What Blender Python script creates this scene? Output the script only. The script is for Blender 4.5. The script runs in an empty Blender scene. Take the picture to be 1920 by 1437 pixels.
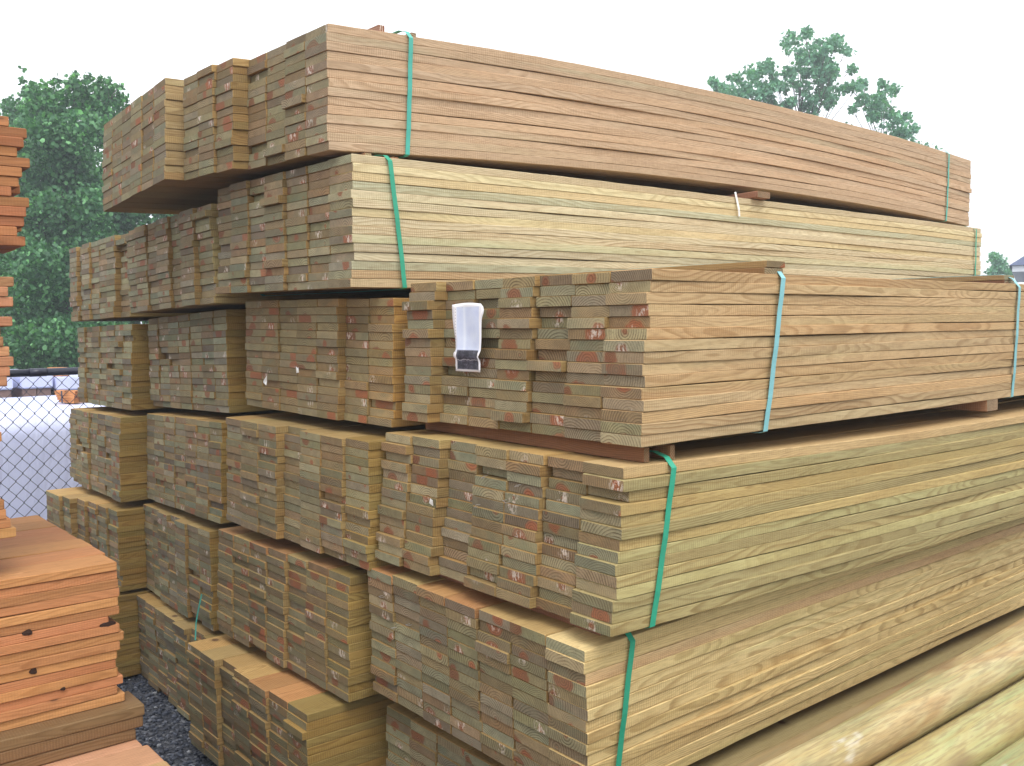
import bpy, bmesh, math, random
import numpy as np
from mathutils import Vector, Matrix

# ------------------------------------------------------------------ camera, sky, sun, exposure
scene = bpy.context.scene
COL = scene.collection
CAM_F, YAW, PIT, ROLL, CAM_H = 1789.35, 0.887233, 0.055968, -0.016865, 1.618
cam = bpy.data.cameras.new('camera')
cam.sensor_width = 36.0
cam.lens = CAM_F / 1920.0 * 36.0
cam.clip_start = 0.02
cam.clip_end = 3000
co = bpy.data.objects.new('camera', cam)
COL.objects.link(co)
Fv = Vector((-math.sin(YAW) * math.cos(PIT), math.cos(YAW) * math.cos(PIT), -math.sin(PIT)))
Rv = Vector((math.cos(YAW), math.sin(YAW), 0))
Uv = Rv.cross(Fv)
R2 = Rv * math.cos(ROLL) + Uv * math.sin(ROLL)
U2 = -Rv * math.sin(ROLL) + Uv * math.cos(ROLL)
mw = Matrix(((R2.x, U2.x, -Fv.x, 0), (R2.y, U2.y, -Fv.y, 0), (R2.z, U2.z, -Fv.z, CAM_H), (0, 0, 0, 1)))
co.matrix_world = mw
scene.camera = co

def at(px, py, d):
    return Vector((0, 0, CAM_H)) + d * (Fv + R2 * ((px - 960) / CAM_F) + U2 * ((718.5 - py) / CAM_F))

SUN_EL, SUN_AZ = math.radians(58), math.radians(112)      # azimuth from +Y towards +X
world = bpy.data.worlds.new('World')
scene.world = world
world.use_nodes = True
wt = world.node_tree
wt.nodes.clear()
wo = wt.nodes.new('ShaderNodeOutputWorld')
wb = wt.nodes.new('ShaderNodeBackground')
sky = wt.nodes.new('ShaderNodeTexSky')
sky.sky_type = 'NISHITA'
sky.sun_disc = False
sky.sun_elevation = SUN_EL
sky.sun_rotation = SUN_AZ
sky.dust_density = 3.0
mixs = wt.nodes.new('ShaderNodeMix'); mixs.data_type = 'RGBA'
sc = wt.nodes.new('ShaderNodeVectorMath'); sc.operation = 'SCALE'; sc.inputs['Scale'].default_value = 0.12
wt.links.new(sky.outputs['Color'], sc.inputs[0])
tcw = wt.nodes.new('ShaderNodeTexCoord')
nzw = wt.nodes.new('ShaderNodeTexNoise'); nzw.inputs['Scale'].default_value = 1.6; nzw.inputs['Detail'].default_value = 3
wt.links.new(tcw.outputs['Generated'], nzw.inputs['Vector'])
crw = wt.nodes.new('ShaderNodeValToRGB')
crw.color_ramp.elements[0].position = 0.35; crw.color_ramp.elements[0].color = (.84, .84, .84, 1)
crw.color_ramp.elements[1].position = 0.65; crw.color_ramp.elements[1].color = (.97, .97, .97, 1)
wt.links.new(nzw.outputs['Fac'], crw.inputs[0])
wt.links.new(crw.outputs[0], mixs.inputs['Factor'])
wt.links.new(sc.outputs[0], mixs.inputs['A'])
mixs.inputs['B'].default_value = (1.0, 1.02, 1.06, 1)     # the overcast cloud sheet
wt.links.new(mixs.outputs['Result'], wb.inputs['Color'])
wb.inputs['Strength'].default_value = 1.0
wt.links.new(wb.outputs[0], wo.inputs['Surface'])

sl = bpy.data.lights.new('sun', 'SUN')
sl.energy = 1.3
sl.angle = math.radians(35)
sl.color = (1.0, .98, .94)
so = bpy.data.objects.new('sun', sl)
COL.objects.link(so)
sd = Vector((math.sin(SUN_AZ) * math.cos(SUN_EL), math.cos(SUN_AZ) * math.cos(SUN_EL), math.sin(SUN_EL)))
so.rotation_euler = sd.to_track_quat('Z', 'Y').to_euler()
so.location = (0, 0, 30)

scene.view_settings.view_transform = 'Standard'
scene.view_settings.look = 'None'
scene.view_settings.exposure = 0.85
scene.view_settings.gamma = 1.0
scene.cycles.max_bounces = 8
scene.cycles.diffuse_bounces = 4
scene.cycles.transparent_max_bounces = 8

rnd = random.Random(11)
npr = np.random.default_rng(5)

# ------------------------------------------------------------------ node helpers
class NT:
    def __init__(s, name):
        s.m = bpy.data.materials.new(name); s.m.use_nodes = True
        s.t = s.m.node_tree; s.t.nodes.clear()
        s.out = s.t.nodes.new('ShaderNodeOutputMaterial')
        s.b = s.t.nodes.new('ShaderNodeBsdfPrincipled')
        s.t.links.new(s.b.outputs[0], s.out.inputs['Surface'])
    def n(s, typ, ins=None, **kw):
        nd = s.t.nodes.new(typ)
        for k, v in kw.items(): setattr(nd, k, v)
        for k, v in (ins or {}).items(): s.set(nd.inputs[k], v)
        return nd
    def set(s, sock, v):
        if isinstance(v, bpy.types.NodeSocket): s.t.links.new(v, sock)
        elif isinstance(v, bpy.types.Node): s.t.links.new(v.outputs[0], sock)
        else: sock.default_value = v
    def math(s, op, a, b=0.0, c=0.0, clamp=False):
        nd = s.n('ShaderNodeMath', operation=op); nd.use_clamp = clamp
        s.set(nd.inputs[0], a); s.set(nd.inputs[1], b); s.set(nd.inputs[2], c)
        return nd.outputs[0]
    def vm(s, op, a, b=(0, 0, 0), scale=None):
        nd = s.n('ShaderNodeVectorMath', operation=op)
        s.set(nd.inputs[0], a)
        if scale is not None: s.set(nd.inputs['Scale'], scale)
        else: s.set(nd.inputs[1], b)
        return nd.outputs['Value'] if op == 'LENGTH' else nd.outputs[0]
    def mix(s, fac, a, b, blend='MIX'):
        nd = s.n('ShaderNodeMix', data_type='RGBA', blend_type=blend)
        s.set(nd.inputs['Factor'], fac); s.set(nd.inputs['A'], a); s.set(nd.inputs['B'], b)
        return nd.outputs['Result']
    def ramp(s, fac, stops, interp='LINEAR'):
        nd = s.n('ShaderNodeValToRGB', {0: fac})
        r = nd.color_ramp; r.interpolation = interp
        while len(r.elements) < len(stops): r.elements.new(.5)
        for e, (p, c) in zip(r.elements, stops):
            e.position = p; e.color = tuple(c) + (1,) if hasattr(c, '__len__') else (c, c, c, 1)
        return nd.outputs[0]
    def noise(s, vec, scale, detail=2, rough=.5, out='Fac', dist=0.0):
        nd = s.n('ShaderNodeTexNoise', {'Vector': vec, 'Scale': scale, 'Detail': detail, 'Roughness': rough, 'Distortion': dist})
        return nd.outputs[out]

def wood(name, kind='side', red=False, ring=0.0044, rings_amp=1.0, hearts=(.48, .145, .06), saw=0.6):
    """solid wood: growth rings about a pith line that wanders along the board, so that ends show arcs and faces show grain"""
    N = NT(name)
    tc = N.n('ShaderNodeTexCoord').outputs['Object']
    oi = N.n('ShaderNodeObjectInfo')
    rn = oi.outputs['Random']; tint = oi.outputs['Color']; alpha = oi.outputs['Alpha']
    wn = N.n('ShaderNodeTexWhiteNoise', {'W': N.math('MULTIPLY', rn, 91.7)}, noise_dimensions='1D').outputs['Color']
    wn2 = N.n('ShaderNodeTexWhiteNoise', {'W': N.math('ADD', rn, 7.3)}, noise_dimensions='1D').outputs['Color']
    sep = N.n('ShaderNodeSeparateXYZ', {0: tc})
    s1 = N.n('ShaderNodeSeparateXYZ', {0: wn}); s2 = N.n('ShaderNodeSeparateXYZ', {0: wn2})
    rx, ry, rz = s1.outputs; qx, qy, qz = s2.outputs
    # pith offset
    offx = N.math('MULTIPLY', N.math('SUBTRACT', rx, .5), .13)
    offz = N.math('MULTIPLY', N.math('SUBTRACT', ry, .42), .085)
    yy = N.math('ADD', sep.outputs['Y'], N.math('MULTIPLY', rz, 60.))
    lon = N.n('ShaderNodeCombineXYZ', {'Y': yy})
    wob = N.noise(lon.outputs[0], 1.1, 2, .55, 'Color')
    P = N.n('ShaderNodeCombineXYZ', {'X': sep.outputs['X'], 'Y': yy, 'Z': sep.outputs['Z']}).outputs[0]
    Pst = N.vm('MULTIPLY', P, (14, 2.2, 14))
    fin = N.noise(Pst, 1.0, 2, .5, 'Color')
    w3 = N.vm('ADD', N.vm('SCALE', N.vm('SUBTRACT', wob, (.5, .5, .5)), scale=.075), N.vm('SCALE', N.vm('SUBTRACT', fin, (.5, .5, .5)), scale=.011))
    c0 = N.vm('ADD', N.vm('ADD', P, w3), N.n('ShaderNodeCombineXYZ', {'X': offx, 'Z': offz}).outputs[0])
    cs = N.vm('MULTIPLY', c0, (1, 0, 1))
    r = N.vm('LENGTH', cs)
    sp = N.math('MULTIPLY_ADD', qx, .0042 if kind == 'end' else .0030, ring * (1.05 if kind == 'end' else .62))
    ph = N.math('DIVIDE', r, sp)
    fr = N.math('FRACT', ph)
    prof = N.ramp(fr, [(0, .0), (.45, .15), (.80, 1.0), (.93, .9), (1.0, 0.0)])
    # streaks along the board
    Pl = N.vm('MULTIPLY', P, (40, .9, 60))
    streak = N.noise(Pl, 1.0, 3, .6)
    blot = N.noise(N.vm('MULTIPLY', P, (5, 1.6, 9)), 1.0, 3, .6)
    fine = N.noise(N.vm('MULTIPLY', P, (300, 24, 300)), 1.0, 2, .6)
    if kind == 'side':
        lt = N.mix(1.0, tint, (1.16, 1.15, 1.13, 1), 'MULTIPLY')
        dk = N.mix(1.0, tint, (.56, .44, .32, 1), 'MULTIPLY')
        amp = N.math('MULTIPLY', N.math('MULTIPLY_ADD', qy, .48, .26), rings_amp)
        col = N.mix(N.math('MULTIPLY', prof, amp), lt, dk)
        col = N.mix(N.math('MULTIPLY', N.math('SUBTRACT', streak, .35, clamp=True), .9, clamp=True), col, N.mix(1.0, tint, (.80, .74, .66, 1), 'MULTIPLY'))
        # greenish treatment bloom and warmer patches
        g = N.ramp(N.noise(N.vm('MULTIPLY', P, (3, .55, 14)), 1.0, 2), [(.50, 0), (.66, 1)])
        if not red:
            col = N.mix(N.math('MULTIPLY', g, N.math('MULTIPLY', qz, .38)), col, N.mix(1.0, tint, (.80, 1.02, .92, 1), 'MULTIPLY'))
        g2 = N.ramp(blot, [(.52, 0), (.72, 1)])
        col = N.mix(N.math('MULTIPLY', g2, .4), col, N.mix(1.0, tint, (.98, .80, .68, 1), 'MULTIPLY'))
        col = N.mix(N.math('MULTIPLY', N.math('SUBTRACT', fine, .45, clamp=True), 1.1), col, (.12, .07, .03, 1))
        # rough saw marks across the board
        sm = N.n('ShaderNodeTexWave', {'Vector': N.vm('MULTIPLY', P, (.0, 1, .35)), 'Scale': 40., 'Distortion': 2.2, 'Detail': 1., 'Detail Scale': 3.},
                 wave_type='BANDS', bands_direction='Y').outputs['Fac']
        smm = N.math('MULTIPLY', sm, N.math('MULTIPLY', N.ramp(N.noise(N.vm('MULTIPLY', P, (8, 2.5, 25)), 1.0, 2), [(.40, 0), (.60, 1)]), saw))
        col = N.mix(N.math('MULTIPLY', smm, .8), col, N.mix(1.0, tint, (.62, .52, .42, 1), 'MULTIPLY'))
        # knots
        vo = N.n('ShaderNodeTexVoronoi', {'Vector': N.vm('MULTIPLY', P, (5, 6.5, 17)), 'Scale': 1.0})
        kd = N.ramp(vo.outputs['Distance'], [(.0, 1), (.065, 1), (.09, .4), (.17, 0)])
        kp = N.ramp(N.n('ShaderNodeSeparateXYZ', {0: vo.outputs['Color']}).outputs[0], [(.66 if red else .80, 0), (.70 if red else .82, 1)])
        col = N.mix(N.math('MULTIPLY', N.math('MULTIPLY', kd, kp), .85), col, (.075, .032, .018, 1))
        bmp_h = N.math('ADD', N.math('MULTIPLY', smm, 1.2), N.math('ADD', N.math('MULTIPLY', fine, .9), N.math('MULTIPLY', prof, -.4)))
        N.set(N.b.inputs['Roughness'], .72)
        bs = .35
    else:
        # weathered end grain: grey-green to brown from board to board, reddish heartwood, pale rings, wax and splinter marks
        pal = N.ramp(N.math('FRACT', N.math('ADD', N.math('MULTIPLY', qx, 3.1), rn)),
                     [(0, (.168, .125, .065)), (.12, (.200, .180, .104)), (.24, (.168, .172, .118)), (.36, (.175, .108, .055)),
                      (.5, (.235, .205, .128)), (.62, (.150, .145, .078)), (.74, (.205, .132, .075)), (.86, (.180, .160, .118)), (.94, (.125, .092, .066)), (1, (.168, .125, .065))])
        vv = N.math('MULTIPLY_ADD', N.math('FRACT', N.math('MULTIPLY', rn, 57.3)), .60, .86)
        pal = N.vm('SCALE', pal, scale=vv)
        pal = N.mix(N.math('MULTIPLY', alpha, .5), pal, tint)
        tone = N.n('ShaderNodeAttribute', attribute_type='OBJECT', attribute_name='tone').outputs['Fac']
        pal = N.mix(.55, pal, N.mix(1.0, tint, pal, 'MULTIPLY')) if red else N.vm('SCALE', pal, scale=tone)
        lt = N.mix(1.0, pal, (1.42, 1.42, 1.36, 1), 'MULTIPLY')
        dk = N.mix(1.0, pal, (.46, .40, .33, 1), 'MULTIPLY')
        ra = N.math('MULTIPLY', N.ramp(N.noise(N.vm('MULTIPLY', P, (30, 30, 30)), 1.0, 1), [(.3, .45), (.55, 1)]), N.math('MULTIPLY_ADD', qy, .55, .45))
        col = N.mix(N.math('MULTIPLY', prof, ra), lt, dk)
        hr = N.math('MULTIPLY', N.math('POWER', qz, 1.7), N.math('MULTIPLY_ADD', alpha, .028, .032))
        rw = N.math('ADD', r, N.math('MULTIPLY', N.math('SUBTRACT', N.noise(N.vm('MULTIPLY', P, (55, 8, 75)), 1.0, 2), .5), .018))
        hm = N.n('ShaderNodeMapRange', {'Value': N.math('SUBTRACT', rw, hr), 'From Min': -.003, 'From Max': .004, 'To Min': 1.0, 'To Max': 0.0}).outputs[0]
        hc0 = N.mix(rx, tuple(hearts) + (1,), tuple(v * .45 for v in hearts) + (1,))
        hcol = N.mix(N.math('MULTIPLY', prof, .8), hc0, N.mix(1.0, hc0, (.45, .38, .35, 1), 'MULTIPLY'))
        col = N.mix(N.math('MULTIPLY', hm, .80), col, hcol)
        # pale torn fibres near the heart on some boards
        fl = N.ramp(N.noise(N.vm('MULTIPLY', P, (150, 30, 60)), 1.0, 2, .6), [(.50, 0), (.57, 1)])
        near = N.n('ShaderNodeMapRange', {'Value': r, 'From Min': .012, 'From Max': .028, 'To Min': 1.0, 'To Max': 0.0}).outputs[0]
        wh = N.math('MULTIPLY', N.math('MULTIPLY', fl, near), N.math('GREATER_THAN', N.math('FRACT', N.math('MULTIPLY', rn, 13.7)), .60))
        col = N.mix(N.math('MULTIPLY', wh, .85), col, (.72, .62, .52, 1))
        # mid-scale dirt and teal-green bloom
        dirt = N.ramp(N.noise(N.vm('MULTIPLY', P, (18, 18, 30)), 1.0, 3, .6), [(.35, 0), (.7, 1)])
        col = N.mix(N.math('MULTIPLY', dirt, .30), col, (.10, .075, .05, 1))
        gb = N.ramp(N.noise(N.vm('MULTIPLY', P, (12, 12, 22)), 1.0, 1), [(.5, 0), (.7, 1)])
        col = N.mix(N.math('MULTIPLY', gb, N.math('MULTIPLY', rz, .38)), col, (.135, .170, .110, 1))
        sp2 = N.noise(N.vm('MULTIPLY', P, (420, 60, 420)), 1.0, 1)
        col = N.mix(N.math('MULTIPLY', N.math('SUBTRACT', sp2, .5, clamp=True), 1.6), col, (.05, .035, .02, 1))
        bmp_h = N.math('ADD', sp2, N.math('MULTIPLY', prof, -.7))
        N.set(N.b.inputs['Roughness'], .85)
        bs = .4
    N.set(N.b.inputs['Base Color'], col)
    N.set(N.b.inputs['Specular IOR Level'], .25)
    bp = N.n('ShaderNodeBump', {'Strength': bs, 'Distance': .0012, 'Height': bmp_h})
    N.set(N.b.inputs['Normal'], bp.outputs[0])
    return N.m

WOOD = wood('wood_long_grain', 'side')
WEND = wood('wood_end_grain', 'end')
CEDAR = wood('cedar_long_grain', 'side', red=True, rings_amp=.75, saw=.25)
CEND = wood('cedar_end_grain', 'end', red=True, hearts=(.42, .10, .03))

def simple(name, color, rough=.6, spec=.3, metallic=0, nscale=0, namp=.2, coord='Object', bump=0):
    N = NT(name)
    if nscale:
        tc = N.n('ShaderNodeTexCoord').outputs[coord]
        f = N.noise(tc, nscale, 4, .6)
        c = N.mix(f, tuple(v * (1 - namp) for v in color) + (1,), tuple(min(1, v * (1 + namp)) for v in color) + (1,))
        N.set(N.b.inputs['Base Color'], c)
        if bump:
            bp = N.n('ShaderNodeBump', {'Strength': bump, 'Distance': .01, 'Height': f})
            N.set(N.b.inputs['Normal'], bp.outputs[0])
    else:
        N.set(N.b.inputs['Base Color'], tuple(color) + (1,))
    N.set(N.b.inputs['Roughness'], rough); N.set(N.b.inputs['Specular IOR Level'], spec); N.set(N.b.inputs['Metallic'], metallic)
    return N.m

# ------------------------------------------------------------------ object helpers
def link(o, parent=None):
    COL.objects.link(o)
    if parent: o.parent = parent
    return o

def obj(name, me, mat=None, parent=None, smooth=False):
    if mat is not None and len(me.materials) == 0: me.materials.append(mat)
    if smooth:
        me.polygons.foreach_set('use_smooth', [True] * len(me.polygons))
    return link(bpy.data.objects.new(name, me), parent)

def mesh(name, verts, faces):
    me = bpy.data.meshes.new(name)
    me.from_pydata([tuple(v) for v in verts], [], faces)
    me.update()
    return me

def thing(name, loc=(0, 0, 0), rot=(0, 0, 0), label='', cat='', group=None):
    o = bpy.data.objects.new(name, None)
    o.empty_display_size = .1
    COL.objects.link(o)
    o.location = loc; o.rotation_euler = rot
    o['label'] = label; o['category'] = cat
    if group: o['group'] = group
    return o

def tag(o, label=None, cat=None, group=None, kind=None):
    if label: o['label'] = label
    if cat: o['category'] = cat
    if group: o['group'] = group
    if kind: o['kind'] = kind
    return o

def box_mesh(name, lo, hi, bev=.003, mat=None, seg=1):
    bm = bmesh.new()
    bmesh.ops.create_cube(bm, size=1)
    for v in bm.verts:
        v.co = Vector([lo[i] + (v.co[i] + .5) * (hi[i] - lo[i]) for i in range(3)])
    if bev: bmesh.ops.bevel(bm, geom=bm.edges[:], offset=bev, segments=seg, affect='EDGES')
    me = bpy.data.meshes.new(name); bm.to_mesh(me); bm.free()
    if mat: me.materials.append(mat)
    return me

def board_mesh(name, L, w, t, bow, seed, mats, wild=1.0, seg=18, round_=.0016, twist=0.):
    """one sawn board along +Y: near end at y=0, sections slightly uneven, long edges eased; slot 0 faces, slot 1 both ends"""
    r = random.Random(seed)
    ys = [0, .004] + [L * (i / seg) for i in range(1, seg)] + [L - .004, L]
    V, Fc = [], []
    a, b, c, d = [r.uniform(-1, 1) for _ in range(4)]
    ph = [r.uniform(0, 6.28) for _ in range(4)]
    for k, y in enumerate(ys):
        e = .0010 if k in (0, len(ys) - 1) else 0
        s = 2 * y / L - 1
        zb = bow * (1 - s * s) + wild * .0007 * math.sin(ph[0] + 2.3 * y) * min(1, y * 3)
        xb = wild * (.0016 * math.sin(ph[1] + 1.7 * y) + .0009 * math.sin(ph[2] + 5.1 * y))
        hw, hz = w / 2 - e, t / 2 - e
        tw = twist * (y / L)
        q = round_
        pts = [(-hw + q, -hz), (hw - q, -hz), (hw, -hz + q), (hw, hz - q), (hw - q, hz), (-hw + q, hz), (-hw, hz - q), (-hw, -hz + q)]
        for (x, z) in pts:
            x += r.uniform(-1, 1) * .0003 * wild; z += r.uniform(-1, 1) * .0003 * wild
            V.append((x + xb, y, t / 2 + z + zb + tw * x))
    n = len(ys)
    for k in range(n - 1):
        for j in range(8):
            j2 = (j + 1) % 8
            Fc.append((k * 8 + j, k * 8 + j2, (k + 1) * 8 + j2, (k + 1) * 8 + j))
    nf = len(Fc)
    Fc.append(tuple(range(7, -1, -1))); Fc.append(tuple((n - 1) * 8 + j for j in range(8)))
    me = mesh(name, V, Fc)
    for m in mats: me.materials.append(m)
    me.polygons[nf].material_index = 1; me.polygons[nf + 1].material_index = 1
    # normals must point outwards
    bm = bmesh.new(); bm.from_mesh(me); bmesh.ops.recalc_face_normals(bm, faces=bm.faces[:]); bm.to_mesh(me); bm.free()
    return me

def ribbon(name, pts, wdir, width, thick, mat, closed=False):
    """flat plastic strap that follows pts; wdir is the direction of its width"""
    V, Fc = [], []
    n = len(pts)
    P = [Vector(p) for p in pts]
    w = Vector(wdir).normalized() * width / 2
    for i, p in enumerate(P):
        a = P[(i - 1) % n] if (closed or i > 0) else p
        b = P[(i + 1) % n] if (closed or i < n - 1) else p
        tdir = (b - a).normalized()
        nn = tdir.cross(w).normalized() * thick
        V += [p - w, p + w, p + w + nn, p - w + nn]
    m = n if closed else n - 1
    for i in range(m):
        j = (i + 1) % n
        for k in range(4):
            Fc.append((i * 4 + k, i * 4 + (k + 1) % 4, j * 4 + (k + 1) % 4, j * 4 + k))
    if not closed:
        Fc.append((3, 2, 1, 0)); Fc.append(tuple((n - 1) * 4 + k for k in range(4)))
    me = mesh(name, V, Fc)
    bm = bmesh.new(); bm.from_mesh(me); bmesh.ops.recalc_face_normals(bm, faces=bm.faces[:]); bm.to_mesh(me); bm.free()
    me.materials.append(mat)
    return me

def strap_material(name, base):
    N = NT(name)
    tc = N.n('ShaderNodeTexCoord').outputs['Object']
    f = N.noise(N.vm('MULTIPLY', tc, (9, 3, 9)), 1.0, 3, .6)
    fi = N.noise(N.vm('MULTIPLY', tc, (500, 60, 500)), 1.0, 1)
    c = N.mix(f, tuple(v * .72 for v in base) + (1,), tuple(min(1, v * 1.25) for v in base) + (1,))
    c = N.mix(N.math('MULTIPLY', fi, .25), c, tuple(v * .5 for v in base) + (1,))
    N.set(N.b.inputs['Base Color'], c); N.set(N.b.inputs['Roughness'], .38); N.set(N.b.inputs['Specular IOR Level'], .45)
    return N.m
GREEN_STRAP = strap_material('green_strap_plastic', (.035, .36, .22))
PALE_STRAP = strap_material('pale_blue_strap_plastic', (.22, .50, .52))
TEAL_STRAP = strap_material('teal_strap_plastic', (.07, .42, .33))

# ------------------------------------------------------------------ setting: ground and gravel
def ground_material():
    N = NT('dark_gravel_ground')
    tc = N.n('ShaderNodeTexCoord').outputs['Object']
    v = N.n('ShaderNodeTexVoronoi', {'Vector': tc, 'Scale': 70.})
    c = N.ramp(N.n('ShaderNodeSeparateXYZ', {0: v.outputs['Color']}).outputs[0], [(0, (.018, .022, .032)), (.5, (.045, .05, .068)), (.85, (.085, .09, .11)), (1, (.22, .23, .25))])
    big = N.noise(tc, .6, 4)
    c = N.mix(N.math('MULTIPLY', big, .5), c, (.03, .03, .034, 1))
    N.set(N.b.inputs['Base Color'], c); N.set(N.b.inputs['Roughness'], .75)
    bp = N.n('ShaderNodeBump', {'Strength': .9, 'Distance': .012, 'Height': N.math('SUBTRACT', 1.0, v.outputs['Distance'])})
    N.set(N.b.inputs['Normal'], bp.outputs[0])
    return N.m
GM = ground_material()
g = obj('ground', mesh('ground', [(-120, -120, 0), (120, -120, 0), (120, 120, 0), (-120, 120, 0)], [(0, 1, 2, 3)]), GM)
tag(g, kind='structure')

def pebbles():
    ico = bmesh.new(); bmesh.ops.create_icosphere(ico, subdivisions=1, radius=1)
    bv = np.array([v.co[:] for v in ico.verts]); bf = np.array([[v.index for v in f.verts] for f in ico.faces]); ico.free()
    n = 9000
    X = npr.uniform(-5.0, -1.7, n); Y = npr.uniform(.55, 1.75, n)
    S = npr.uniform(.004, .0115, n)
    V = np.empty((n, len(bv), 3))
    for i in range(n):
        a = npr.uniform(0, 6.28); ca, sa = math.cos(a), math.sin(a)
        q = bv * (npr.uniform(.7, 1.3, 3) * S[i]) * npr.uniform(.8, 1.2, (len(bv), 1))
        V[i] = np.stack([q[:, 0] * ca - q[:, 1] * sa + X[i], q[:, 0] * sa + q[:, 1] * ca + Y[i], q[:, 2] * .7 + S[i] * .35], 1)
    Fc = (bf[None] + (np.arange(n) * len(bv))[:, None, None]).reshape(-1, 3)
    me = mesh('gravel', V.reshape(-1, 3), Fc.tolist())
    N = NT('gravel_stone')
    ri = N.n('ShaderNodeNewGeometry').outputs['Random Per Island']
    c = N.ramp(ri, [(0, (.012, .016, .028)), (.5, (.035, .042, .065)), (.85, (.075, .085, .115)), (.95, (.14, .15, .18)), (1, (.30, .31, .33))])
    N.set(N.b.inputs['Base Color'], c); N.set(N.b.inputs['Roughness'], .55)
    o = obj('gravel', me, N.m)
    tag(o, 'loose dark blue-grey gravel stones between the timber piles', None, kind='stuff')
pebbles()

# ------------------------------------------------------------------ lumber bundles
# x (right face), y (near end), z (underside), height, width, yaw, roll, lean of the end face
FIT = {
'T1a':(-2.587,1.416,2.165,0.371,.985,0.006,-0.031,0.006),
'T1b':(-3.600,1.300,2.200,0.378,0.775,0.000,0.050,0.020),
'T2a':(-2.527,1.456,1.753,0.393,1.002,0.009,-0.018,0.007),
'T2b':(-3.586,1.448,1.739,0.381,1.004,0.005,0.015,0.000),
'T2c':(-4.692,1.471,1.710,0.398,0.964,0.003,0.007,0.012),
'A4':(-1.500,1.636,1.342,0.407,0.930,0.025,-0.011,0.034),
'A3':(-1.511,1.551,0.919,0.378,0.963,0.001,-0.017,0.045),
'A2':(-1.580,1.482,0.484,0.392,0.948,0.016,-0.029,-0.016),
'A1':(-1.560,1.536,0.050,0.390,0.985,0.000,0.000,0.000),
'C3r3':(-2.486,1.559,1.324,0.395,.982,0.014,-0.023,0.008),
'C3r4':(-2.486,1.464,0.896,0.390,0.989,0.004,-0.019,0.009),
'C3r5':(-2.588,1.443,0.466,0.392,0.960,0.006,-0.010,0.014),
'C3r6':(-2.629,1.309,0.054,0.391,0.954,-0.004,0.007,0.000),
'C2r3':(-3.639,1.517,1.305,0.411,0.950,-0.012,0.022,0.005),
'C2r4':(-3.615,1.474,0.872,0.399,0.945,-0.016,0.021,0.018),
'C2r5':(-3.688,1.439,0.428,0.401,0.895,-0.016,0.010,0.003),
'C2r6':(-3.594,1.410,0.019,0.385,0.976,-0.000,0.008,-0.007),
'C1r3':(-4.639,1.468,1.265,0.409,0.956,-0.012,0.007,0.016),
'C1r4':(-4.620,1.389,0.836,0.398,0.952,-0.016,0.009,0.015),
'C1r5':(-4.594,1.352,0.418,0.382,.945,0.000,0.004,-0.001),
'C1r6':(-4.581,1.286,0.014,0.385,0.985,0.000,0.004,0.005),
}
GR = 'strapped board bundles stacked in the big lumber pile'
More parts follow.
